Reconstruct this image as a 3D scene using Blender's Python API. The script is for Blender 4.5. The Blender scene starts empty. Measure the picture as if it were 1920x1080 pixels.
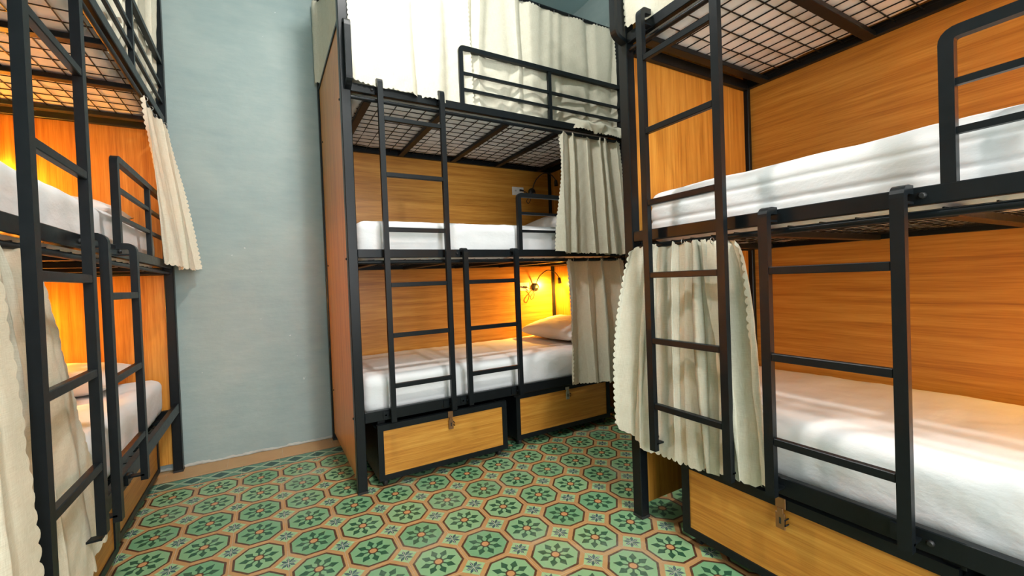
import bpy, bmesh, math, random
import numpy as np
from mathutils import Vector, Matrix, noise
random.seed(7)
PI = math.pi
S = bpy.context.scene
COL = S.collection

# ------------------------------------------------------------------ camera
cam_d = bpy.data.cameras.new('camera'); cam = bpy.data.objects.new('camera', cam_d); COL.objects.link(cam)
cam_d.sensor_width = 36.0; cam_d.lens = 14.661; cam_d.shift_x = 0.0189; cam_d.shift_y = -0.0011
cam_d.clip_start = 0.02
YAW, PITCH, ROLL = 0.4990, -0.0148, -0.0389
F = Vector((math.sin(YAW)*math.cos(PITCH), math.cos(YAW)*math.cos(PITCH), math.sin(PITCH)))
R0 = Vector((math.cos(YAW), -math.sin(YAW), 0)); U0 = R0.cross(F)
R1 = R0*math.cos(ROLL) + U0*math.sin(ROLL); U1 = R1.cross(F)
M = Matrix((R1, U1, -F)).transposed().to_4x4(); M.translation = (0.4654, -2.6948, 1.0573)
cam.matrix_world = M
S.camera = cam

# ------------------------------------------------------------------ world, exposure
W = bpy.data.worlds.new('world'); S.world = W; W.use_nodes = True
W.node_tree.nodes['Background'].inputs[0].default_value = (0.35, 0.45, 0.55, 1)
W.node_tree.nodes['Background'].inputs[1].default_value = 0.3
vs = S.view_settings
vs.view_transform = 'Standard'; vs.look = 'None'; vs.gamma = 1.0; vs.use_curve_mapping = False
vs.exposure = 0.0
CEIL_L = 560.0      # ceiling panel lamp radiance
READ_W = 26.0       # reading-lamp watts
# fill light with no seen source, set in the added window behind the camera
fill_d = bpy.data.lights.new('window_fill', 'AREA'); fill_d.shape = 'RECTANGLE'; fill_d.size = 1.22; fill_d.size_y = 1.66
fill_d.energy = 92.0; fill_d.color = (.95, .985, 1.0)
fill = bpy.data.objects.new('window_fill', fill_d); COL.objects.link(fill)
fill.location = (.95, -4.55, 1.55); fill.rotation_euler = (math.pi/2, 0, 0)

# ------------------------------------------------------------------ node helpers
def srgb(r, g, b):
    f = lambda c: (c/255/12.92) if c/255 <= .04045 else ((c/255+.055)/1.055)**2.4
    return (f(r), f(g), f(b), 1)
def new_mat(name):
    m = bpy.data.materials.new(name); m.use_nodes = True
    nt = m.node_tree; b = nt.nodes['Principled BSDF']
    return m, nt, b
class X:
    """tiny expression builder over Math nodes"""
    def __init__(s, nt, sock): s.nt = nt; s.k = sock
    def _op(s, op, *a):
        n = s.nt.nodes.new('ShaderNodeMath'); n.operation = op
        for i, v in enumerate((s,)+a):
            if isinstance(v, X): s.nt.links.new(v.k, n.inputs[i])
            else: n.inputs[i].default_value = v
        return X(s.nt, n.outputs[0])
    def __add__(s, o): return s._op('ADD', o)
    def __sub__(s, o): return s._op('SUBTRACT', o)
    def __mul__(s, o): return s._op('MULTIPLY', o)
    def __truediv__(s, o): return s._op('DIVIDE', o)
    def rsub(s, c): return (s*-1.0)+c
    def abs(s): return s._op('ABSOLUTE')
    def fract(s): return s._op('FRACT')
    def floor(s): return s._op('FLOOR')
    def max(s, o): return s._op('MAXIMUM', o)
    def min(s, o): return s._op('MINIMUM', o)
    def lt(s, o): return s._op('LESS_THAN', o)
    def gt(s, o): return s._op('GREATER_THAN', o)
    def sqrt(s): return s._op('SQRT')
    def cos(s): return s._op('COSINE')
    def sin(s): return s._op('SINE')
    def atan2(s, o): return s._op('ARCTAN2', o)
    def mod(s, o): return s._op('FLOORED_MODULO', o)
def mix(nt, fac, a, b):
    n = nt.nodes.new('ShaderNodeMix'); n.data_type = 'RGBA'
    for sock, v in ((n.inputs[0], fac), (n.inputs[6], a), (n.inputs[7], b)):
        if isinstance(v, X): nt.links.new(v.k, sock)
        elif hasattr(v, 'is_linked'): nt.links.new(v, sock)
        else: sock.default_value = v
    return n.outputs[2]
def noise_tex(nt, vec, scale, detail=3.0, rough=.55):
    n = nt.nodes.new('ShaderNodeTexNoise'); n.inputs['Scale'].default_value = scale
    n.inputs['Detail'].default_value = detail; n.inputs['Roughness'].default_value = rough
    if vec is not None: nt.links.new(vec, n.inputs['Vector'])
    return X(nt, n.outputs['Fac'])
def coords(nt, kind='Object', scale=(1, 1, 1)):
    t = nt.nodes.new('ShaderNodeTexCoord'); mp = nt.nodes.new('ShaderNodeMapping')
    mp.inputs['Scale'].default_value = scale
    nt.links.new(t.outputs[kind], mp.inputs['Vector'])
    return mp.outputs['Vector']
def ramp(nt, fac, stops):
    n = nt.nodes.new('ShaderNodeValToRGB'); e = n.color_ramp.elements
    while len(e) < len(stops): e.new(.5)
    for el, (p, c) in zip(e, stops): el.position = p; el.color = c
    nt.links.new(fac.k, n.inputs[0]); return n.outputs[0]
def bump(nt, b, h, strength, dist):
    n = nt.nodes.new('ShaderNodeBump'); n.inputs['Strength'].default_value = strength
    n.inputs['Distance'].default_value = dist
    nt.links.new(h.k, n.inputs['Height']); nt.links.new(n.outputs[0], b.inputs['Normal'])

MAT = {}
def metal(name, col, rough, metallic=0.0, spec=.5):
    m, nt, b = new_mat(name)
    v = coords(nt); n = noise_tex(nt, v, 40, 4)
    c = mix(nt, n, tuple(x*.8 for x in col[:3])+(1,), tuple(min(1, x*1.2) for x in col[:3])+(1,))
    nt.links.new(c, b.inputs['Base Color'])
    nt.links.new((n*.15+(rough-.07)).k, b.inputs['Roughness']); b.inputs['Metallic'].default_value = metallic
    if not metallic: b.inputs['Specular IOR Level'].default_value = spec
    bump(nt, b, noise_tex(nt, v, 400, 2), .08, .001)
    MAT[name] = m
metal('black_steel', (.0065, .0088, .0104), .36, 0.0, .22)
metal('dark_plastic', (.012, .012, .012), .45)
metal('steel', (.55, .54, .52), .3, 1.0)
metal('bronze', (.36, .19, .10), .35, .9)
metal('white_plastic', (.72, .70, .66), .4)
metal('rubber', (.02, .02, .02), .7)

def wood(name, sc, c0, c1, c2):
    m, nt, b = new_mat(name)
    v = coords(nt, 'Object', sc)
    n1 = noise_tex(nt, v, 3.0, 5, .6); n2 = noise_tex(nt, v, 14.0, 3, .6)
    f = n1*.65+n2*.35
    c = ramp(nt, f, [(.32, c0), (.48, c1), (.64, c2)])
    nt.links.new(c, b.inputs['Base Color']); b.inputs['Roughness'].default_value = .36
    bump(nt, b, n2, .05, .002)
    MAT[name] = m
WC = ((.35, .125, .016, 1), (.53, .222, .030, 1), (.66, .325, .058, 1))
wood('oak_horizontal', (.5, 15, 15), *WC)
wood('oak_vertical', (15, 15, .5), *WC)
wood('oak_depth', (9, .5, 9), *WC)

# linen
def linen(name, c0, c1):
    m, nt, b = new_mat(name)
    v1 = coords(nt, 'UV', (1, 1, 1))
    a = noise_tex(nt, coords(nt, 'UV', (30, 900, 1)), 1.0, 3, .7)
    d = noise_tex(nt, coords(nt, 'UV', (900, 30, 1)), 1.0, 3, .7)
    f = (a+d)*.5
    c = ramp(nt, f, [(.36, c0), (.62, c1)])
    nt.links.new(c, b.inputs['Base Color']); b.inputs['Roughness'].default_value = .9
    b.inputs['Specular IOR Level'].default_value = .15
    bump(nt, b, f, .35, .002)
    tr = nt.nodes.new('ShaderNodeBsdfTranslucent'); nt.links.new(c, tr.inputs['Color'])
    mx = nt.nodes.new('ShaderNodeMixShader'); mx.inputs[0].default_value = .09
    out = nt.nodes['Material Output']
    nt.links.new(b.outputs[0], mx.inputs[1]); nt.links.new(tr.outputs[0], mx.inputs[2]); nt.links.new(mx.outputs[0], out.inputs[0])
    MAT[name] = m
linen('linen', (.58, .535, .41, 1), (.78, .745, .62, 1))

def sheet(name, col, fine):
    m, nt, b = new_mat(name)
    v = coords(nt); n = noise_tex(nt, v, 7, 4)
    c = mix(nt, n, tuple(x*.94 for x in col)+(1,), col+(1,))
    nt.links.new(c, b.inputs['Base Color']); b.inputs['Roughness'].default_value = .85
    b.inputs['Specular IOR Level'].default_value = .2
    w = noise_tex(nt, coords(nt, 'Object', (6, 2.5, 9)), 2.2, 4, .55)
    bump(nt, b, w+noise_tex(nt, v, 500, 2)*.04, .32, .012)
    MAT[name] = m
sheet('white_sheet', (.80, .80, .80), 1)
sheet('pillow_cotton', (.80, .79, .77), 1)

# plaster
def plaster():
    m, nt, b = new_mat('plaster')
    v = coords(nt, 'Object')
    big = noise_tex(nt, v, 1.3, 4, .6); mid = noise_tex(nt, coords(nt, 'Object', (1.2, 1.2, 4)), 5, 5, .6)
    c = ramp(nt, big*.7+mid*.3, [(.35, (.255, .34, .34, 1)), (.52, (.315, .395, .385, 1)), (.68, (.385, .455, .435, 1))])
    sp = noise_tex(nt, v, 26, 2, .4).gt(.765)
    c = mix(nt, sp*.6, c, (.62, .66, .64, 1))
    nt.links.new(c, b.inputs['Base Color']); b.inputs['Roughness'].default_value = .62
    bump(nt, b, mid*.6+noise_tex(nt, v, 30, 4)*.25+noise_tex(nt, v, 160, 2)*.05, .25, .012)
    MAT['plaster'] = m
plaster()
def plain(name, c0, c1, rough, sc=6):
    m, nt, b = new_mat(name)
    v = coords(nt); n = noise_tex(nt, v, sc, 4)
    nt.links.new(mix(nt, n, c0, c1), b.inputs['Base Color']); b.inputs['Roughness'].default_value = rough
    bump(nt, b, noise_tex(nt, v, sc*12, 3), .2, .003)
    MAT[name] = m
plain('ceiling_paint', (.44, .62, .65, 1), (.52, .68, .71, 1), .6)
plain('ragged_plaster', (.34, .36, .33, 1), (.52, .52, .47, 1), .9, 30)
plain('grout', (.42, .33, .22, 1), (.62, .55, .45, 1), .9, 20)
plain('tan_cement', (.40, .235, .10, 1), (.52, .32, .15, 1), .5, 9)
plain('door_paint', (.30, .33, .33, 1), (.35, .38, .38, 1), .5)

# hydraulic cement tile print (pattern of the tile itself, worn in places)
def tile_mat():
    m, nt, b = new_mat('cement_tile')
    g = nt.nodes.new('ShaderNodeNewGeometry'); sp = nt.nodes.new('ShaderNodeSeparateXYZ')
    nt.links.new(g.outputs['Position'], sp.inputs[0])
    PX, PY = X(nt, sp.outputs[0]), X(nt, sp.outputs[1])
    wob = noise_tex(nt, g.outputs['Position'], 60, 2)*.0022-.0011
    ix, iy = (PX/.2+.5), (PY/.2+.5)
    x = (ix.fract()-.5)*.2+wob; y = (iy.fract()-.5)*.2-wob
    ax, ay = x.abs(), y.abs()
    octa = ax.max(ay).max((ax+ay)*.7071)
    cx, cy = ax.rsub(.1), ay.rsub(.1)            # from the tile corner
    sq = (cx.abs()+cy.abs())*.7071
    # per tile random
    wn = nt.nodes.new('ShaderNodeTexWhiteNoise'); wn.noise_dimensions = '2D'
    cb = nt.nodes.new('ShaderNodeCombineXYZ'); nt.links.new(ix.floor().k, cb.inputs[0]); nt.links.new(iy.floor().k, cb.inputs[1])
    nt.links.new(cb.outputs[0], wn.inputs['Vector']); rnd = X(nt, wn.outputs['Value'])
    n1 = noise_tex(nt, g.outputs['Position'], 9, 5, .6); n2 = noise_tex(nt, g.outputs['Position'], 70, 4, .6)
    green = mix(nt, rnd*.9+n1*.4-.15, (.105, .29, .135, 1), (.225, .40, .19, 1))
    green = mix(nt, n2*.35, green, (.33, .45, .27, 1))
    tan = mix(nt, n1*.7+n2*.5-.1, (.36, .165, .045, 1), (.52, .31, .14, 1))
    brown = mix(nt, n2, (.055, .018, .007, 1), (.12, .05, .025, 1))
    dgreen = mix(nt, n2, (.010, .055, .025, 1), (.035, .11, .055, 1))
    c = tan
    c = mix(nt, octa.lt(.0900), c, brown)
    c = mix(nt, octa.lt(.0815), c, green)
    # eight arrow leaves
    r = (x*x+y*y).sqrt(); th = y.atan2(x)
    tf = (th+PI/8).mod(PI/4)-PI/8
    px = r*tf.cos(); py = (r*tf.sin()).abs()
    head = ((px-.030)*.95).min((px*-1.0+.0715)*.56)
    stem = px.lt(.05)*.0038
    leaf = py.lt(head.max(stem))*px.gt(.014)*px.lt(.07)
    c = mix(nt, leaf, c, dgreen)
    c = mix(nt, r.lt(.0195), c, brown)
    c = mix(nt, r.lt(.0135), c, (.50, .25, .10, 1))
    # small corner square with star
    c = mix(nt, sq.lt(.0335), c, mix(nt, n2, (.25, .42, .18, 1), (.34, .48, .26, 1)))
    r2 = (cx*cx+cy*cy).sqrt(); t2 = cy.atan2(cx)
    t2f = (t2+PI/8).mod(PI/4)-PI/8
    qx = r2*t2f.cos(); qy = (r2*t2f.sin()).abs()
    pet = qy.lt((qx*.32).min((qx*-1.0+.034)*.45))*qx.lt(.034)
    c = mix(nt, pet, c, mix(nt, n1, (.02, .075, .06, 1), (.055, .085, .115, 1)))
    cross = cx.abs().min(cy.abs()).lt(.0011)*sq.lt(.022)
    c = mix(nt, cross*n2, c, (.75, .72, .66, 1))
    worn = (noise_tex(nt, g.outputs['Position'], 2.3, 6, .7)-.52)*5.0
    worn = worn.max(0.0).min(1.0)*n2
    c = mix(nt, worn*.55, c, (.42, .46, .38, 1))
    nt.links.new(c, b.inputs['Base Color'])
    nt.links.new((n2*.3+n1*.2+.16).k, b.inputs['Roughness'])
    bump(nt, b, n1*.5+n2*.15, .12, .004)
    MAT['cement_tile'] = m
tile_mat()
def border_mat():
    m, nt, b = new_mat('border_tile')
    g = nt.nodes.new('ShaderNodeNewGeometry'); sp = nt.nodes.new('ShaderNodeSeparateXYZ')
    nt.links.new(g.outputs['Position'], sp.inputs[0])
    PX, PY = X(nt, sp.outputs[0]), X(nt, sp.outputs[1])
    n2 = noise_tex(nt, g.outputs['Position'], 60, 4, .6)
    y = (PY-.172).abs()
    x = ((PX/.13).fract()-.5).abs()*.13
    d = x/.065+y/.052
    c = mix(nt, n2, (.075, .19, .13, 1), (.13, .27, .18, 1))
    c = mix(nt, d.lt(1.0), c, mix(nt, n2, (.16, .30, .20, 1), (.24, .38, .25, 1)))
    c = mix(nt, d.lt(.72), c, mix(nt, n2, (.012, .055, .045, 1), (.03, .09, .07, 1)))
    line = (d-1.0).abs().lt(.07)
    c = mix(nt, line, c, (.40, .47, .30, 1))
    edge = y.gt(.052)
    c = mix(nt, edge, c, (.045, .055, .045, 1))
    c = mix(nt, y.gt(.058), c, mix(nt, n2, (.40, .21, .085, 1), (.48, .29, .13, 1)))
    nt.links.new(c, b.inputs['Base Color']); b.inputs['Roughness'].default_value = .42
    MAT['border_tile'] = m
border_mat()
def emit(name, col, st):
    m, nt, b = new_mat(name); b.inputs['Base Color'].default_value = (.8, .8, .8, 1)
    b.inputs['Emission Color'].default_value = col; b.inputs['Emission Strength'].default_value = st
    MAT[name] = m
emit('globe_glow', (1.0, .975, .93, 1), CEIL_L)
emit('led_glow', (1.0, .62, .22, 1), 25)

# ------------------------------------------------------------------ mesh helpers
def link(name, me, mat, parent=None):
    if mat:
        me.materials.clear(); me.materials.append(MAT[mat])
    o = bpy.data.objects.new(name, me); COL.objects.link(o)
    if parent is not None: o.parent = parent
    return o
def empty(name, loc, rz=0.0):
    o = bpy.data.objects.new(name, None); COL.objects.link(o); o.location = loc; o.rotation_euler = (0, 0, rz)
    o.empty_display_size = .1
    return o
def tag(o, label=None, cat=None, group=None, kind=None):
    for k, v in (('label', label), ('category', cat), ('group', group), ('kind', kind)):
        if v: o[k] = v
    return o
class MB:
    def __init__(s): s.v = []; s.f = []; s.sm = []
    def add(s, vs, fs, smooth=False):
        b = len(s.v); s.v += [tuple(v) for v in vs]; s.f += [tuple(i+b for i in f) for f in fs]; s.sm += [smooth]*len(fs)
        return s
    def box(s, x0, x1, y0, y1, z0, z1):
        return s.add([(x0, y0, z0), (x1, y0, z0), (x1, y1, z0), (x0, y1, z0), (x0, y0, z1), (x1, y0, z1), (x1, y1, z1), (x0, y1, z1)],
                     [(0, 3, 2, 1), (4, 5, 6, 7), (0, 1, 5, 4), (1, 2, 6, 5), (2, 3, 7, 6), (3, 0, 4, 7)])
    def bbox(s, x0, x1, y0, y1, z0, z1, c=.003):
        """box with chamfered edges"""
        vs = []; L = ((x0, x1), (y0, y1), (z0, z1)); sg = ((0, 1))
        idx = {}
        for i in (0, 1):
            for j in (0, 1):
                for k in (0, 1):
                    for a in range(3):
                        p = [L[0][i], L[1][j], L[2][k]]
                        for q, sd in enumerate((i, j, k)):
                            if q != a: p[q] += c if sd == 0 else -c
                        idx[i, j, k, a] = len(vs); vs.append(p)
        fs = []
        for a in range(3):
            for sd in (0, 1):
                o = [q for q in range(3) if q != a]; ring = []
                for e in ((0, 0), (1, 0), (1, 1), (0, 1)):
                    t = [0, 0, 0]; t[a] = sd; t[o[0]] = e[0]; t[o[1]] = e[1]; ring.append(idx[t[0], t[1], t[2], a])
                fs.append(ring)
        for a in range(3):
            o = [q for q in range(3) if q != a]
            for e in ((0, 0), (1, 0), (1, 1), (0, 1)):
                t = [0, 0, 0]; t[o[0]] = e[0]; t[o[1]] = e[1]
                u = list(t); u[a] = 1
                fs.append([idx[t[0], t[1], t[2], o[0]], idx[u[0], u[1], u[2], o[0]], idx[u[0], u[1], u[2], o[1]], idx[t[0], t[1], t[2], o[1]]])
        for i in (0, 1):
            for j in (0, 1):
                for k in (0, 1): fs.append([idx[i, j, k, a] for a in range(3)])
        return s.add(vs, fs)
    def sweep(s, pts, side, ws, wb):
        """square tube along a planar polyline; side = unit vector normal to its plane"""
        pts = [Vector(p) for p in pts]; side = Vector(side); vs = []; fs = []
        n = len(pts)
        for i, p in enumerate(pts):
            t0 = (pts[i]-pts[i-1]).normalized() if i else None
            t1 = (pts[i+1]-pts[i]).normalized() if i < n-1 else None
            t = (t0 or t1) if (t0 is None or t1 is None) else (t0+t1).normalized()
            bb = t.cross(side).normalized()
            k = 1.0 if (t0 is None or t1 is None) else 1/max(.5, t.dot(t1))
            for a, c in ((-1, -1), (1, -1), (1, 1), (-1, 1)): vs.append(p+side*a*ws/2+bb*c*k*wb/2)
        for i in range(n-1):
            for q in range(4):
                a = i*4+q; b = i*4+(q+1) % 4; fs.append((a, b, b+4, a+4))
        fs.append((0, 3, 2, 1)); e = (n-1)*4; fs.append((e, e+1, e+2, e+3))
        return s.add(vs, fs)
    def tube(s, pts, r, seg=10):
        pts = [Vector(p) for p in pts]; vs = []; fs = []; n = len(pts); ref = None
        for i, p in enumerate(pts):
            t = (pts[min(n-1, i+1)]-pts[max(0, i-1)]).normalized()
            if ref is None: ref = Vector((0, 0, 1)) if abs(t.z) < .9 else Vector((1, 0, 0))
            a = (ref-t*ref.dot(t)).normalized(); b = t.cross(a); ref = a
            rr = r[i] if isinstance(r, (list, tuple)) else r
            for q in range(seg):
                an = 2*PI*q/seg; vs.append(p+a*math.cos(an)*rr+b*math.sin(an)*rr)
        for i in range(n-1):
            for q in range(seg):
                a = i*seg+q; b = i*seg+(q+1) % seg; fs.append((a, b, b+seg, a+seg))
        s.add(vs, fs, True)
        s.add(vs[:seg], [tuple(reversed(range(seg)))]); s.add(vs[-seg:], [tuple(range(seg))])
        return s
    def lathe(s, c, axis, prof, seg=20):
        """prof = [(dist along axis, radius)]"""
        ax = Vector(axis).normalized(); c = Vector(c)
        a = ax.orthogonal().normalized(); b = ax.cross(a); vs = []; fs = []
        for d, r in prof:
            for q in range(seg):
                an = 2*PI*q/seg; vs.append(c+ax*d+a*math.cos(an)*r+b*math.sin(an)*r)
        for i in range(len(prof)-1):
            for q in range(seg):
                u = i*seg+q; w = i*seg+(q+1) % seg; fs.append((u, w, w+seg, u+seg))
        s.add(vs, fs, True)
        s.add(vs[:seg], [tuple(reversed(range(seg)))]); s.add(vs[-seg:], [tuple(range(seg))])
        return s
    def mesh(s, name):
        me = bpy.data.meshes.new(name); me.from_pydata(s.v, [], s.f); me.update()
        me.polygons.foreach_set('use_smooth', s.sm)
        return me
    def build(s, name, mat, parent=None): return link(name, s.mesh(name), mat, parent)
def fillet(pts, r, n=5):
    pts = [Vector(p) for p in pts]; out = [pts[0]]
    for i in range(1, len(pts)-1):
        a = (pts[i-1]-pts[i]); b = (pts[i+1]-pts[i]); rr = min(r, a.length*.45, b.length*.45)
        p0 = pts[i]+a.normalized()*rr; p2 = pts[i]+b.normalized()*rr
        for k in range(n+1):
            t = k/n; out.append(p0*(1-t)**2+pts[i]*2*t*(1-t)+p2*t*t)
    return out+[pts[-1]]
def box(name, mat, parent, *d, c=0.0):
    m = MB(); (m.bbox(*d, c) if c else m.box(*d)); return m.build(name, mat, parent)

# ------------------------------------------------------------------ the room
XL, XR, YB, YN, ZC = -1.0, 2.845, .425, -4.5, 3.28
def struct(o): o['kind'] = 'structure'; return o
floor = struct(box('floor', 'grout', None, XL-.1, XR+.1, YN-.1, YB+.1, -.10, -.0015))
struct(box('wall_back', 'plaster', None, XL-.1, XR+.1, YB, YB+.12, -.05, ZC+.05))
struct(box('wall_left', 'plaster', None, XL-.12, XL, YN-.1, YB, -.05, ZC+.05))
struct(box('wall_right', 'plaster', None, XR, XR+.12, YN-.1, YB, -.05, ZC+.05))
WX0, WX1, WZ0, WZ1 = .3, 1.6, .68, 2.42
wn = MB()
for d in ((XL, WX0, -.05, ZC+.05), (WX1, XR, -.05, ZC+.05), (WX0, WX1, -.05, WZ0), (WX0, WX1, WZ1, ZC+.05)): wn.box(d[0], d[1], YN-.12, YN, d[2], d[3])
struct(wn.build('wall_front', 'plaster'))
wf = MB()
for d in ((WX0, WX0+.04, WZ0, WZ1), (WX1-.04, WX1, WZ0, WZ1), (WX0+.04, WX1-.04, WZ0, WZ0+.04), (WX0+.04, WX1-.04, WZ1-.04, WZ1)): wf.box(d[0], d[1], YN-.10, YN-.02, d[2], d[3])
w1 = struct(wf.build('added_window_1', 'white_plastic'))  # invented window, out of view, added with its sill and mullion for the fill light
box('added_sill', 'white_plastic', w1, WX0-.04, WX1+.04, YN-.02, YN+.06, WZ0-.03, WZ0, c=.004)
box('added_mullion', 'white_plastic', w1, .93, .97, YN-.04, YN-.02, WZ0+.04, WZ1-.04)
ceil = struct(box('ceiling', 'dark_plastic', None, XL-.1, XR+.1, YN-.1, YB+.1, ZC+.012, ZC+.1))
cm = MB().bbox(.003, .597, .003, 1.217, 0, .012, .003).mesh('ceiling_panel')
for i in range(7):
    for j in range(5):
        o = link('ceiling_panel', cm, 'ceiling_paint', ceil); o.location = (-1.18+.6*i, YN-.06+1.22*j, ZC)
        if j == 4: o.scale = (1, .1, 1)
d1 = struct(box('door_1', 'door_paint', None, 1.8, 2.65, YN, YN+.04, 0, 2.05, c=.004))
for z0, z1 in ((.2, .95), (1.1, 1.9)): box('door_panel', 'door_paint', d1, 1.92, 2.53, YN+.036, YN+.05, z0, z1, c=.006)
MB().lathe((1.87, YN+.04, 1.0), (0, 1, 0), [(0, .025), (.01, .025), (.012, .01), (.05, .01), (.055, .024), (.08, .02), (.085, .004)]).build('door_knob', 'steel', d1)

# tiles
t0 = MB().bbox(-.0994, .0994, -.0994, .0994, -.014, 0, .0009).mesh('tile')
near = []
for i in range(-5, 15):
    for j in range(0, 23):
        near.append((i, j))
cp = Vector((.55, -1.5))
vis = sorted(near, key=lambda t: (0 if (-1 <= t[0] <= 13 and t[1] <= 17) else 1, math.hypot(.2*t[0]-1.0, -.2*t[1]+1.3)))
for i, j in vis[:270]:
    o = link('tile', t0, 'cement_tile', floor); o.location = (.2*i, -.2*j, random.uniform(-.0006, .0002))
rest = MB()
for i, j in vis[270:]:
    x, y = .2*i, -.2*j
    rest.bbox(x-.0994, x+.0994, y-.0994, y+.0994, -.014, 0, .0009)
tag(rest.build('tile_field', 'cement_tile', floor), kind='stuff')
b0 = MB().bbox(-.0994, .0994, .1006, .2434, -.014, 0, .0009).mesh('border_tile')
s0 = MB().bbox(-.1494, .1494, .2446, .4244, -.014, .0002, .0009).mesh('edge_tile')
for i in range(-5, 15):
    o = link('border_tile', b0, 'border_tile', floor); o.location = (.2*i, 0, random.uniform(-.0005, .0002))
for i in range(-3, 10):
    o = link('edge_tile', s0, 'tan_cement', floor); o.location = (.3*i+.07, 0, random.uniform(-.0005, .0003))
# crumbling plaster lip at the foot of the back wall
m = MB(); vs = []; n = 420
for k in range(n+1):
    x = XL+(XR-XL)*k/n
    h = .008+.012*noise.noise((x*9, 0, 0))+.010*noise.noise((x*40, 3, 0)); d = .008+.008*noise.noise((x*14, 7, 0))+.004*noise.noise((x*60, 9, 0))
    h = max(h, .004); d = max(d, .002)
    vs += [(x, YB+.004, h+.012), (x, YB-d*.6, h), (x, YB-d, .001), (x, YB+.004, .001)]
m.add(vs, [(k*4+a, k*4+4+a, k*4+5+a, k*4+1+a) for k in range(n) for a in range(3)], True)
struct(m.build('trim_1', 'ragged_plaster'))

# ------------------------------------------------------------------ bunk bed
LEN, DEP = 1.965, .925
PW, PD = .048, .046          # post width along the bed, depth
TOPS = (.408, 1.243, 2.085)  # rail tops of the three tiers
BASE = tuple(z-.052 for z in TOPS)   # wire base
POST_H = 3.05
def bunk(loc, rz, label, lad=(.170, .611, .363), lad_dz=0.0, guard0=1.03, group='three-tier bunk beds round the tiled room'):
    r = empty('bunk_bed', loc, rz); tag(r, label, 'bunk bed', group)
    K = 'black_steel'
    for x0 in (0, LEN-PW):
        for y0 in (0, DEP-PD):
            p = box('post', K, r, x0, x0+PW, y0, y0+PD, 0, POST_H, c=.003)
            box('foot_cap', 'rubber', p, x0-.001, x0+PW+.001, y0-.001, y0+PD+.001, 0, .012)
    # panels
    for x0 in (.010, LEN-.026):
        e = box('end_panel', 'oak_vertical', r, x0, x0+.016, PD, DEP-PD, .05, 2.405)
        box('edge_trim', K, e, x0-.006, x0+.022, PD, DEP-PD, 2.40, 2.418)
        for yy in (PD+.06, DEP-PD-.06):
            for zz in (.36, 1.20, 2.03):
                MB().lathe((x0+(-.002 if x0 < 1 else .018), yy, zz), (1 if x0 > 1 else -1, 0, 0), [(-.002, .006), (.002, .006), (.003, .003)], 8).build('screw', 'dark_plastic', e)
    box('back_panel', 'oak_horizontal', r, PW, LEN-PW, DEP-.024, DEP-.010, .05, 2.405)
    for i, zt in enumerate(TOPS):
        h = .056 if i == 0 else .044
        box('side_rail', K, r, PW, LEN-PW, .004, .029, zt-h, zt, c=.0025)
        box('side_rail', K, r, PW, LEN-PW, DEP-.052, DEP-.026, zt-.075, zt-.03, c=.0025)
        for x0 in (.028, LEN-.053):
            box('end_rail', K, r, x0, x0+.025, PD, DEP-PD, zt-.08, zt-.035, c=.0025)
        zb = BASE[i]
        for xc in (.135, .555, .975, 1.375, 1.795):
            box('cross_bar', K, r, xc-.02, xc+.02, .029, DEP-.052, zb-.026, zb-.004, c=.002)
        w = MB()
        x = .135
        while x < LEN-.1:
            w.box(x-.0018, x+.0018, .029, DEP-.05, zb-.0036, zb); x += .0835
        for k in range(13):
            y = .055+k*.0665; w.box(.11, LEN-.12, y-.0018, y+.0018, zb-.0045, zb-.0009)
        tag(w.build('wire_base', K, r), kind='stuff')
        if i:
            MB().tube([(PW-.01, .022, zt-.067), (LEN-PW+.01, .022, zt-.067)], .010).build('curtain_rod', K, r)
    MB().tube([(PW-.01, .022, 2.812), (LEN-PW+.01, .022, 2.812)], .010).build('curtain_rod', K, r)
    for x0, z0 in ((.024, 2.995), (LEN-.024, 2.76)):
        MB().tube([(x0, PD-.01, z0), (x0, DEP-PD+.01, z0)], .010).build('curtain_rod', K, r)
    box('top_rail', K, r, PW, LEN-PW, DEP-.035, DEP-.010, 2.985, 3.025, c=.0025)
    # guards
    def guard(u0, u1, zt, ztop, bars, umid):
        y = .0165
        g = MB().sweep(fillet([(u0, y, zt-.03), (u0, y, ztop), (u1, y, ztop)], .022, 5), (0, 1, 0), .024, .026).build('guard_rail', K, r)
        for z in bars:
            MB().sweep([(u0+.012, y, z), (u1, y, z)], (0, 1, 0), .015, .016).build('guard_bar', K, g)
        MB().sweep([(umid, y, zt-.004), (umid, y, ztop-.012)], (0, 1, 0), .020, .022).build('guard_bar', K, g)
        return g
    guard(guard0, LEN-PW, TOPS[1], 1.582, (1.469, 1.359), (guard0+LEN)/2)
    guard(.67, LEN-PW, TOPS[2], 2.405, (2.262, 2.168), 1.30)
    # ladders, hooked in front of the rails
    def ladder(u0, u1, zb, zt, rungs, ztop_rail, zbot_rail):
        m = MB(); y = -.044; w, d = .027, .022
        for u in (u0+w/2, u1-w/2):
            m.sweep(fillet([(u, y, zb), (u, y, zt), (u, .004, zt)], .022, 5), (1, 0, 0), w, d)
            m.box(u-w/2, u+w/2, y+d/2, .004, ztop_rail-.04, ztop_rail-.034)
            m.box(u-w/2-.03, u-w/2+.004, -.004, .004, zbot_rail-.045, zbot_rail-.008)
            m.box(u-w/2, u+w/2, y, .004, zbot_rail-.03, zbot_rail-.024)
        L = m.build('ladder', K, r)
        for z in rungs:
            box('rung', K, L, u0+w, u1-w, y-.010, y+.010, z-.0115, z+.0115, c=.002)
        for u in (u0-.016, u1+.016):
            for zz in (ztop_rail-.022, zbot_rail-.028):
                MB().lathe((u, .005, zz), (0, -1, 0), [(-.002, .008), (.006, .008), (.009, .005)], 8).build('bolt', 'dark_plastic', L)
        return L
    a = lad[0]
    dz = lad_dz
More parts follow.
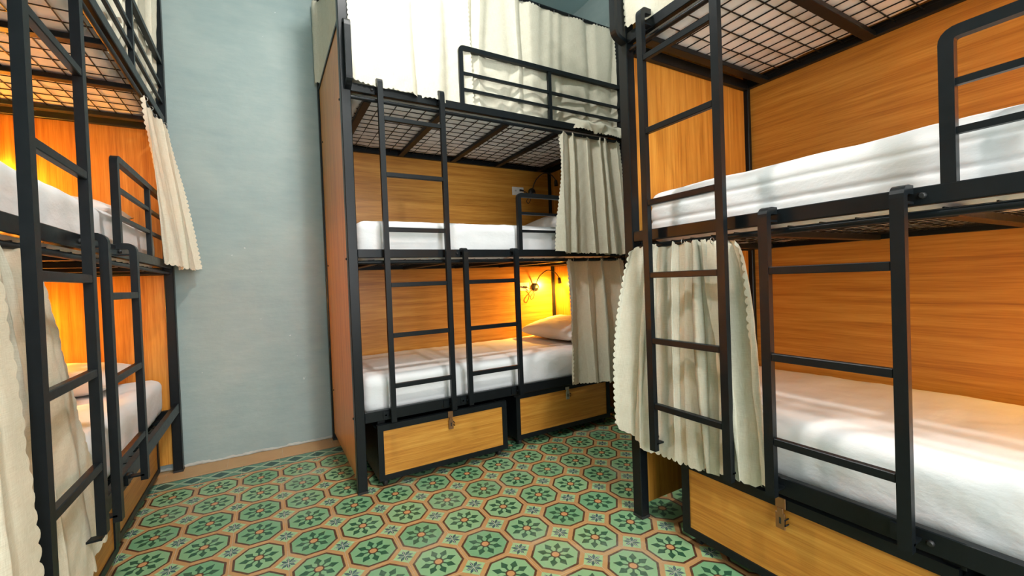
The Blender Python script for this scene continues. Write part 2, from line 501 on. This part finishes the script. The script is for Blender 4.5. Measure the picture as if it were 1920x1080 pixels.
    ladder(a, a+lad[2], .352+dz*.8, 2.10, [z+dz for z in (1.907, 1.621, 1.340, 1.055, .795, .535)], TOPS[2], TOPS[0])
    b = lad[1]
    ladder(b, b+lad[2], .362, 1.238, (1.055, .793, .535), TOPS[1], TOPS[0])
    # grab handle on the upper left post
    MB().sweep(fillet([(.034, .004, 2.05), (.034, -.055, 2.07), (.034, -.055, 2.36), (.034, .004, 2.38)], .03, 5), (1, 0, 0), .030, .016).build('grab_handle', K, r)
    return r
RC = ((.835, -.520, 0), 0.0); RR = ((1.852, -1.370, 0), -PI/2); RL = ((-.005, -1.562, 0), PI/2)
bunkC = bunk(*RC, 'black steel three-tier bunk bed standing against the back wall in the middle')
bunkR = bunk(*RR, 'black steel three-tier bunk bed along the right-hand wall, nearest in front', lad=(.150, .592, .334), guard0=.985)
bunkL = bunk(*RL, 'black steel three-tier bunk bed along the left-hand wall', lad=(.082, .545, .352), lad_dz=.05, guard0=.955)
XF = {}
for k, (loc, rz) in (('C', RC), ('R', RR), ('L', RL)): XF[k] = Matrix.Translation(loc) @ Matrix.Rotation(rz, 4, 'Z')
ROT = {'C': 0.0, 'R': -PI/2, 'L': PI/2}

# ------------------------------------------------------------------ mattresses
def rounded(sx, sy, sz, r, nx, ny, nz, seed, wr=.0065, quilt=False):
    bm = bmesh.new(); vid = {}
    def V(i, j, k):
        key = (i, j, k)
        if key not in vid:
            p = Vector((sx*(i/nx-.5), sy*(j/ny-.5), sz*(k/nz-.5)))
            q = Vector([max(-h/2+r, min(h/2-r, c)) for c, h in zip(p, (sx, sy, sz))])
            d = p-q
            if d.length > 1e-9: d = d.normalized(); p = q+d*r
            n1 = noise.noise((p.x*3+seed, p.y*3, p.z*7)); n2 = noise.noise((p.x*9+p.z*8+seed, p.y*8, p.z*14))
            n3 = noise.noise((p.x*22-p.z*26+seed, p.y*20, p.z*8))
            amp = wr*(n1*.9+n2*.6+n3*.28)
            if quilt and abs(d.z) < .5:
                amp -= .005*max(0, 1-abs(((p.z+sz/2)/sz*3.6+.1*noise.noise((p.x*2, p.y*2, 5))) % 1-.5)*6)
            if p.z < -sz*.2: amp += -.006*abs(noise.noise((p.x*30+seed, p.y*30, 0)))*(-p.z/sz)
            vid[key] = bm.verts.new(p+d*amp)
        return vid[key]
    for i in range(nx):
        for j in range(ny):
            bm.faces.new((V(i, j, 0), V(i, j+1, 0), V(i+1, j+1, 0), V(i+1, j, 0)))
            bm.faces.new((V(i, j, nz), V(i+1, j, nz), V(i+1, j+1, nz), V(i, j+1, nz)))
    for i in range(nx):
        for k in range(nz):
            bm.faces.new((V(i, 0, k), V(i+1, 0, k), V(i+1, 0, k+1), V(i, 0, k+1)))
            bm.faces.new((V(i, ny, k), V(i, ny, k+1), V(i+1, ny, k+1), V(i+1, ny, k)))
    for j in range(ny):
        for k in range(nz):
            bm.faces.new((V(0, j, k), V(0, j, k+1), V(0, j+1, k+1), V(0, j+1, k)))
            bm.faces.new((V(nx, j, k), V(nx, j+1, k), V(nx, j+1, k+1), V(nx, j, k+1)))
    for f in bm.faces: f.smooth = True
    me = bpy.data.meshes.new('mattress'); bm.to_mesh(me); bm.free(); return me
def put(o, key, loc, rot=(0, 0, 0)):
    from mathutils import Euler
    o.matrix_world = XF[key] @ Matrix.Translation(loc) @ Euler(rot).to_matrix().to_4x4()
TH = .215
for key, tier, seed, lab in (
    ('C', 0, 1, 'white sheeted mattress on the lowest tier of the middle bunk, lit yellow at one end'),
    ('C', 1, 2, 'white sheeted mattress on the second tier of the middle bunk'),
    ('C', 2, 3, 'grey looking mattress seen from below through the mesh of the middle bunk'),
    ('R', 0, 4, 'white sheeted mattress on the lowest tier of the right bunk with ladder shadows'),
    ('R', 1, 5, 'white mattress with seamed side on the second tier of the right bunk'),
    ('R', 2, 6, 'pinkish mattress seen from below through the mesh of the right bunk'),
    ('L', 0, 7, 'white sheeted mattress on the lowest tier of the left bunk'),
    ('L', 1, 8, 'white sheeted mattress on the second tier of the left bunk behind the ladder'),
    ('L', 2, 9, 'cream looking mattress seen from below through the mesh of the left bunk')):
    qd = key == 'R' and tier == 1
    me = rounded(1.83, .785, TH, .05, 84, 36, 36 if qd else 12, seed*13.7, quilt=qd)
    o = link('mattress', me, 'white_sheet'); put(o, key, (LEN/2-.005, .462, BASE[tier]+TH/2+.001))
    tag(o, lab, 'mattress', 'white mattresses of the bunk beds')

# ------------------------------------------------------------------ pillows
def pillow_mesh(w, d, h, seed):
    n = 26; v = []; f = []
    for side in (1, -1):
        for i in range(n+1):
            for j in range(n+1):
                a, b = 2*i/n-1, 2*j/n-1
                e = max(0, (1-abs(a)**2.6))*max(0, (1-abs(b)**2.6))
                t = h/2*e**.42
                px = a*w/2*(1-.07*(1-b*b)**1)*1.0; py = b*d/2*(1-.07*(1-a*a))
                t *= 1+.12*noise.noise((a*2.5+seed, b*2.5, side)); t += .006*noise.noise((a*7+seed, b*6, 4))*e
                v.append((px, py, side*t))
    m = n+1
    for s in (0, 1):
        for i in range(n):
            for j in range(n):
                q = [s*m*m+i*m+j, s*m*m+(i+1)*m+j, s*m*m+(i+1)*m+j+1, s*m*m+i*m+j+1]
                f.append(q if s == 0 else q[::-1])
    me = bpy.data.meshes.new('pillow'); me.from_pydata(v, [], f)
    bm = bmesh.new(); bm.from_mesh(me); bmesh.ops.remove_doubles(bm, verts=bm.verts, dist=1e-5); bm.to_mesh(me); bm.free()
    for p in me.polygons: p.use_smooth = True
    return me
MT = [b+TH for b in BASE]
for key, tier, x, y, rot, lab in (
    ('C', 0, 1.70, .47, (0, -.16, .05), 'soft white pillow glowing under the lit reading lamp in the lowest bunk'),
    ('C', 1, 1.72, .48, (0, -.05, 0), 'white pillow half hidden by the linen curtain on the second tier'),
    ('L', 0, 1.70, .50, (0, -.03, 0), 'flat white pillow at the foot end of the lowest left bunk'),
    ('L', 1, 1.68, .48, (0, -.04, 0), 'white pillow behind the guard rail of the second tier left bunk')):
    o = link('pillow', pillow_mesh(.42, .64, .15, x*7+tier+y*31), 'pillow_cotton')
    put(o, key, (x, y, MT[tier]+.066+abs(rot[1])*.20), rot)
    tag(o, lab, 'pillow', 'white pillows on the bunks')

# ------------------------------------------------------------------ drawers on casters
def drawer(key, u0, u1, y, label, hasp_u, hasp='bronze'):
    o = empty('storage_drawer', (0, 0, 0)); o.matrix_world = XF[key] @ Matrix.Translation((u0, y, 0))
    tag(o, label, 'drawer', 'wooden fronted storage drawers under the bunks')
    w = u1-u0; K = 'black_steel'; z0, z1 = .045, .335
    m = MB()
    m.box(0, .03, 0, .025, z0, z1); m.box(w-.03, w, 0, .025, z0, z1); m.box(.03, w-.03, 0, .025, z1-.032, z1); m.box(.03, w-.03, 0, .025, z0, z0+.028)
    m.build('frame', K, o)
    box('front_panel', 'oak_horizontal', o, .03, w-.03, .006, .020, z0+.028, z1-.032)
    m = MB(); m.box(.002, .014, .025, .80, z0, z1-.03); m.box(w-.014, w-.002, .025, .80, z0, z1-.03); m.box(.014, w-.014, .788, .80, z0, z1-.03); m.box(.014, w-.014, .025, .788, z0, z0+.012)
    m.build('body', K, o)
    for cx in (.04, w-.04):
        for cy in (.05, .74):
            c = MB().lathe((cx-.010, cy, .021), (1, 0, 0), [(0, .017), (.002, .021), (.018, .021), (.020, .017)], 16).build('caster', 'rubber', o)
            m = MB(); m.box(cx-.014, cx-.011, cy-.012, cy+.012, .018, .045); m.box(cx+.011, cx+.014, cy-.012, cy+.012, .018, .045); m.box(cx-.018, cx+.018, cy-.018, cy+.018, .042, .046); m.build('caster_fork', K, c)
    h = hasp_u-u0
    hs = MB(); hs.bbox(h-.015, h+.015, -.006, -.001, z1-.030, z1+.004, .001); hs.bbox(h-.009, h+.009, -.009, -.004, z1-.045, z1-.028, .001); hs.bbox(h-.014, h+.014, -.009, -.004, z1-.095, z1-.043, .001)
    hp = hs.build('hasp', hasp, o)
    MB().tube([(h+.018, .004, z1-.058), (h+.018, -.016, z1-.058), (h+.018, -.016, z1-.076), (h+.018, .004, z1-.076)], .0022, 6).build('staple', 'black_steel', hp)
    box('hasp_slot', 'dark_plastic', hp, h-.003, h+.003, -.0095, -.0085, z1-.078, z1-.058)
drawer('C', .105, .872, -.012, 'pale wood fronted drawer pulled slightly out under the middle bunk', .508)
drawer('C', .985, 1.775, .062, 'wood fronted drawer set further back under the curtained end of the middle bunk', 1.39, 'steel')
drawer('R', .238, .985, .016, 'wood fronted drawer with copper coloured hasp under the right bunk', .600)
drawer('R', 1.03, 1.80, .030, 'second wood fronted drawer at the near end of the right bunk', 1.40)
drawer('L', 1.09, 1.86, .095, 'wood fronted drawer under the far end of the left bunk', 1.45)
drawer('L', .26, 1.03, .080, 'wood fronted drawer under the near end of the left bunk behind the curtain', .64)

# ------------------------------------------------------------------ curtains
def crom(P, n):
    P = np.array(P, float)
    if len(P) == 2: 
        t = np.linspace(0, 1, n)[:, None]; return P[0]*(1-t)+P[1]*t
    Q = np.vstack([2*P[0]-P[1], P, 2*P[-1]-P[-2]]); out = []
    m = len(P)-1; u = np.linspace(0, m-1e-9, 600)
    i = u.astype(int); f = (u-i)[:, None]
    a, b, c, d = Q[i], Q[i+1], Q[i+2], Q[i+3]
    pts = .5*((2*b)+(-a+c)*f+(2*a-5*b+4*c-d)*f**2+(-a+3*b-3*c+d)*f**3)
    L = np.concatenate([[0], np.cumsum(np.linalg.norm(np.diff(pts, axis=0), axis=1))]); L /= L[-1]
    s = np.linspace(0, 1, n)
    return np.stack([np.interp(s, L, pts[:, k]) for k in range(2)], 1)
def curtain(key, label, top, bot, zt, zb, folds, amp, seed, sc=.026, scal=(1, 1, 1, 1), group='linen bunk curtains', ns=None, ease=1.0, rings=True, ampk=(.7, 1.0), tang=.5, mid=None, pull=None, belly=0.0):
    """scal: scallops on (start side, end side, bottom, top); zt/zb scalars or lists along the width"""
    rg = np.random.RandomState(seed)
    H = np.max(np.atleast_1d(zt))-np.min(np.atleast_1d(zb))
    nt = int(max(40, H/sc*5)); ns = ns or int(min(300, max(90, folds*22)))
    A = crom(top, ns); B = crom(bot, ns)
    s = np.linspace(0, 1, ns); t = np.linspace(0, 1, nt)
    ZT = np.interp(s, np.linspace(0, 1, len(np.atleast_1d(zt))), np.atleast_1d(zt)); ZB = np.interp(s, np.linspace(0, 1, len(np.atleast_1d(zb))), np.atleast_1d(zb))
    T = t[None, :]**ease; Sg = s[:, None]
    P = A[:, None, :]*(1-T[..., None])+B[:, None, :]*T[..., None]
    if mid is not None:
        Cm = crom(mid, ns); k = (4*t*(1-t))[None, :, None]; P = P*(1-k)+Cm[:, None, :]*k
    dP = np.gradient(P, axis=0); dP /= np.linalg.norm(dP, axis=2, keepdims=True)+1e-9
    N = np.stack([dP[..., 1], -dP[..., 0]], -1)
    ph = folds*(Sg+.045*np.sin(2*PI*(1.7*Sg+rg.rand()))+.03*np.sin(2*PI*(4.1*Sg+rg.rand())))+.10*np.sin(2*PI*(.7*t[None, :]+rg.rand()))*np.sin(2*PI*(2.3*Sg+rg.rand()))
    mod = .7+.35*np.sin(2*PI*(1.3*Sg+rg.rand()))+.2*np.sin(2*PI*(3.3*Sg+rg.rand()+.25*t[None, :]))
    w = np.sin(2*PI*ph); w = np.sign(w)*np.abs(w)**.8
    am = amp*(ampk[0]+(ampk[1]-ampk[0])*t[None, :])*mod*(1+belly*np.sin(PI*t[None, :]))
    P = P+N*(am*w)[..., None]+dP*(am*tang*np.sin(4*PI*ph+.7))[..., None]
    cr = .0012*np.sin(2*PI*(t[None, :]*6.3+Sg*3.1+rg.rand()))*np.sin(2*PI*(Sg*5.2+t[None, :]*1.9))
    P = P+N*cr[..., None]
    if pull is not None: P = P+pull(Sg, t[None, :], P)
    Z = ZT[:, None]*(1-t[None, :])+ZB[:, None]*t[None, :]
    Z = Z+.004*np.sin(2*PI*ph+1.0)*t[None, :]
    G = np.concatenate([P, Z[..., None]], 2)
    # scallops
    def prof(d): 
        q = (d/sc) % 1.0; return np.sqrt(np.clip(1-(2*q-1)**2, 0, 1))
    def ext(e, nb):
        d = e-nb; d /= np.linalg.norm(d, axis=1, keepdims=True)+1e-9
        L = np.concatenate([[0], np.cumsum(np.linalg.norm(np.diff(e, axis=0), axis=1))])
        return e+d*(prof(L)*sc*.48)[:, None]
    rows = [G]
    if scal[2]: G = np.concatenate([G, ext(G[:, -1], G[:, -3])[:, None]], 1)
    if scal[3]: G = np.concatenate([ext(G[:, 0], G[:, 2])[:, None]*1.0, G], 1)
    if scal[0]: G = np.concatenate([ext(G[0], G[2])[None], G], 0)
    if scal[1]: G = np.concatenate([G, ext(G[-1], G[-3])[None]], 0)
    a, b = G.shape[:2]
    idx = np.arange(a*b).reshape(a, b)
    Fq = np.stack([idx[:-1, :-1], idx[:-1, 1:], idx[1:, 1:], idx[1:, :-1]], -1).reshape(-1, 4)
    me = bpy.data.meshes.new('curtain')
    me.vertices.add(a*b); me.vertices.foreach_set('co', G.reshape(-1).astype(np.float32))
    me.loops.add(Fq.size); me.loops.foreach_set('vertex_index', Fq.reshape(-1).astype(np.int32))
    me.polygons.add(len(Fq)); me.polygons.foreach_set('loop_start', (np.arange(len(Fq))*4).astype(np.int32))
    me.update(calc_edges=True); me.validate()
    uv = me.uv_layers.new(name='UVMap')
    ln = np.concatenate([[0], np.cumsum(np.linalg.norm(np.diff(G[:, b//2], axis=0), axis=1))])
    UV = np.stack(np.broadcast_arrays(ln[:, None], G[..., 2]), -1).reshape(-1, 2)
    uv.data.foreach_set('uv', UV[Fq.reshape(-1)].reshape(-1).astype(np.float32))
    me.polygons.foreach_set('use_smooth', np.ones(len(Fq), bool)); me.update()
    o = link('curtain', me, 'linen'); o.matrix_world = XF[key]
    tag(o, label, 'curtain', group)
    if rings:
        nr = max(3, int(np.linalg.norm(np.diff(A, axis=0), axis=1).sum()/.11))
        for k in range(nr):
            i = int((k+.5)/nr*(ns-1)); p = P[i, 0]; z = ZT[i]
            q = link('curtain_ring', RING, 'steel', o); q.location = (p[0], p[1], z+.008)
    return o
rm = MB(); rm.tube([(0, .011*math.cos(a), .011*math.sin(a)) for a in np.linspace(0, 2*PI, 13)], .0014, 5); RING = rm.mesh('curtain_ring')

# middle bunk
curtain('C', 'bright cream linen curtain closing the left half of the top middle bunk', [(.06, .012), (.30, .0), (.72, .015)], [(.055, -.012), (.30, -.016), (.735, .022)], 2.795, [2.095, 2.085, 2.075, 2.085], 3.2, .022, 11, ampk=(.5, 1.0), tang=.3)
def billow(Sg, t, P, hem=1.0):
    k = np.clip((t-.55)/.45, 0, 1); b = np.sin(PI*k)*.0
    out = np.zeros(P.shape)
    rip = np.clip((t-.5)/.5, 0, 1)*(.010*np.sin(2*PI*(t*5.5+.35*np.sin(2*PI*Sg*3.3)+.2*np.sin(2*PI*Sg*7.1))))
    out[..., 1] = rip
    sm = lambda v, a, b: np.clip((v-a)/(b-a), 0, 1)**2*(3-2*np.clip((v-a)/(b-a), 0, 1))
    out[..., 1] -= hem*.062*sm(t, .87, .94)*sm(Sg, .58, .70)
    return out
curtain('C', 'cream linen curtain bunched behind the guard rail of the top middle bunk', [(.70, .020), (1.3, .024), (1.905, .022)], [(.70, .046), (1.3, .048), (1.80, .046), (1.915, .046)], 2.795, [2.09, 2.085, 2.075, 2.05, 2.045], 8.5, .014, 12, ampk=(1.0, .65), tang=.5, pull=billow)
curtain('C', 'linen curtain hanging along the wall end of the top middle bunk above the wood panel', [(-.012, .935), (-.010, .87), (.036, .78), (.038, .06)], [(-.014, .918), (-.010, .86), (.034, .77), (.040, .06)], 2.985, [2.44, 2.45, 2.35, 2.33], 4, .007, 13, tang=.3)
curtain('C', 'linen curtain at the far right end of the top middle bunk', [(1.905, .10), (1.905, .85)], [(1.90, .10), (1.90, .85)], 2.745, 2.30, 5, .015, 14)
curtain('C', 'gathered linen curtain on the second tier of the middle bunk', [(1.37, .020), (1.62, .022), (1.90, .020)], [(1.295, -.050), (1.58, -.056), (1.905, -.050)], 2.010, [1.232, 1.222, 1.212], 5.4, .032, 15, ampk=(.8, 1.0), tang=.8)
curtain('C', 'gathered linen curtain half lit by the lamp on the lowest tier of the middle bunk', [(1.375, .020), (1.62, .022), (1.90, .020)], [(1.335, -.035), (1.60, -.048), (1.895, -.035)], 1.170, [.378, .350, .335], 3.6, .030, 16, ampk=(.7, 1.0), tang=.75, belly=.3)
# right bunk
curtain('R', 'gathered linen curtain hanging behind the ladder of the lowest right bunk', [(.075, .004), (.14, .012), (.30, .016), (.45, .014), (.485, .014)], [(-.008, -.034), (.08, -.030), (.20, -.014), (.36, -.013), (.50, -.013), (.60, -.010)], [1.165, 1.170, 1.170, 1.165, 1.150], [.40, .335, .335, .345, .365, .375], 6.4, .017, 21, ampk=(1.0, .95), tang=.9, sc=.028, ease=.6, belly=.75)
curtain('R', 'white lit linen curtain at the corner of the top right bunk', [(.07, .0), (.30, .01), (.75, .02)], [(.060, -.006), (.26, .0), (.75, .035)], 2.795, [2.100, 2.085, 2.10], 3.0, .014, 22, tang=.3)
# left bunk
curtain('L', 'linen curtain gathered at the wall end of the second tier of the left bunk', [(1.42, .020), (1.62, .016), (1.90, -.010)], [(1.66, .0), (1.70, -.075), (1.80, -.06), (1.90, -.125)], [2.005, 2.010, 2.010], [1.225, 1.20, 1.20], 3.0, .024, 31, ampk=(.6, 1.0), tang=.6)
curtain('L', 'linen curtain with scalloped edge in the near left corner on the lowest left bunk', [(-.035, -.034), (-.10, -.040), (-.135, -.010), (-.06, -.004), (.10, .012), (.29, .016)], [(.018, -.068), (-.06, -.070), (-.14, -.040), (-.06, -.030), (.14, -.014), (.36, -.013), (.57, -.008)], 1.168, [.22, .22, .22, .24, .27, .33], 6.0, .014, 32, ampk=(.8, 1.0), tang=.6, sc=.037, ease=.7)
curtain('L', 'linen curtain behind the guard rail of the top left bunk', [(.85, .020), (1.35, .022), (1.90, .022)], [(.85, .046), (1.35, .048), (1.915, .046)], 2.795, 2.085, 7.5, .016, 33, tang=.5, ampk=(1.0, .65), pull=lambda a, b, c: billow(a, b, c, 0.0))

# ------------------------------------------------------------------ sockets and reading lamps
def socket(key, u, z, label):
    o = empty('wall_socket', (0, 0, 0)); o.matrix_world = XF[key] @ Matrix.Translation((u, DEP-.024, z)); tag(o, label, 'socket', 'wall sockets on the bunk back panels')
    MB().bbox(-.058, .058, -.010, 0, -.036, .036, .003).build('plate', 'white_plastic', o)
    for x in (-.026, .022):
        MB().bbox(x-.018, x+.018, -.012, -.009, -.020, .020, .001).build('outlet', 'white_plastic', o)
    for x in (-.031, -.021, .017, .027): box('slot', 'dark_plastic', o, x-.0015, x+.0015, -.0128, -.0118, -.004, .008)
def lamp(key, u, z, label, lit, power=1.0, aim=(-.15, .20, -.27), glow=.25):
    o = empty('reading_lamp', (0, 0, 0)); o.matrix_world = XF[key] @ Matrix.Translation((u, DEP-.024, z)); tag(o, label, 'lamp', 'gooseneck reading lamps in the bunks')
    MB().lathe((0, 0, 0), (0, -1, 0), [(0, .036), (.012, .036), (.020, .030), (.024, .010)], 24).build('base', 'dark_plastic', o)
    MB().lathe((.012, -.022, -.012), (0, -1, 0), [(0, .007), (.008, .007), (.009, .004)], 10).build('switch', 'bronze', o)
    P = [(0, -.015, .01), (0, -.035, .05), (.010, -.065, .10), (.045, -.105, .142), (.085, -.145, .135), (.115, -.175, .100), (.128, -.185, .075)]
    A = crom([(p[0], p[2]) for p in P], 24); ys = np.interp(np.linspace(0, 1, 24), np.linspace(0, 1, len(P)), [p[1] for p in P])
    MB().tube([(a[0], y, a[1]) for a, y in zip(A, ys)], .0042, 8).build('gooseneck', 'dark_plastic', o)
    hd = Vector((.128, -.185, .075)); ax = Vector((.30, .25, -.88)).normalized()
    h = MB().lathe(hd, ax, [(-.004, .006), (0, .011), (.012, .014), (.048, .017), (.048, .015), (.040, .013)], 18).build('lamp_head', 'dark_plastic', o)
    MB().lathe(hd, ax, [(.041, .0005), (.0412, .0128), (.043, .0128), (.0432, .0005)], 14).build('lens', 'led_glow' if lit else 'white_plastic', h)
    # flex to the socket
    q = [(-.02, -.018, -.02), (-.045, -.03, -.05), (-.075, -.03, -.085), (-.055, -.03, -.105), (-.03, -.028, -.055), (-.07, -.028, -.012), (-.115, -.022, .006)]
    C2 = crom([(p[0], p[2]) for p in q], 36); y2 = np.interp(np.linspace(0, 1, 36), np.linspace(0, 1, len(q)), [p[1] for p in q])
    cb = MB().tube([(a[0], y, a[1]) for a, y in zip(C2, y2)], .003, 6).build('cable', 'dark_plastic', o)
    MB().tube([(-.100, -.024, .003), (-.135, -.020, .008)], .008, 8).build('plug', 'dark_plastic', cb)
    if lit:
        for kind, fr in (('SPOT', 1.0), ('POINT', glow)):
            L = bpy.data.lights.new('reading_light', kind); L.energy = READ_W*power*fr; L.color = (1.0, .53, .075); L.shadow_soft_size = .012
            lo = bpy.data.objects.new('reading_light', L); COL.objects.link(lo); lo.parent = o
            lo.location = hd+ax*.060
            if kind == 'SPOT':
                L.spot_size = math.radians(165); L.spot_blend = 1.0
                lo.rotation_euler = Vector(aim).to_track_quat('-Z', 'Y').to_euler()
    return o
socket('C', 1.610, .995, 'white wall socket beside the lit reading lamp in the lowest middle bunk')
socket('C', 1.590, 1.825, 'white wall socket beside the dark lamp on the second tier of the middle bunk')
lamp('C', 1.735, .985, 'small black gooseneck lamp glowing warm in the lowest middle bunk', True, 1.9, glow=.06)
lamp('C', 1.735, 1.825, 'unlit black gooseneck lamp on the second tier of the middle bunk', False)
for key, nm, z, tn, pw in (('L', 'left', .94, 'lowest', 7.0), ('L', 'left', 1.66, 'second', 7.0), ('R', 'right', .985, 'lowest', 2.4), ('R', 'right', 1.70, 'second', 1.8)):
    socket(key, 1.61, z, f'white wall socket on the {tn} tier of the {nm} bunk')
    lamp(key, 1.735, z, f'small black gooseneck lamp lit on the {tn} tier of the {nm} bunk', True, pw, glow=.10 if key == 'L' else .25)

# ------------------------------------------------------------------ ceiling lamps
def ceiling_lamp(x, y, r, label):
    o = empty('ceiling_lamp', (x, y, ZC)); tag(o, label, 'lamp', 'round flush ceiling lamps')
    MB().lathe((0, 0, 0), (0, 0, -1), [(0, r+.02), (.045, r+.02), (.05, r+.015), (.05, r+.002), (.042, r)], 32).build('rim', 'white_plastic', o)
    MB().lathe((0, 0, 0), (0, 0, -1), [(.044+.055*math.sin(a), max(.0006, (r-.002)*math.cos(a))) for a in np.linspace(0, PI/2, 7)], 32).build('diffuser', 'globe_glow', o)
ceiling_lamp(.95, -1.22, .085, 'bright round lamp flush on the ceiling over the tiled floor')
ceiling_lamp(1.25, -3.7, .10, 'added unseen fill lamp, round and flush on the ceiling near the door')  # second lamp, out of view, added as fill from behind the camera
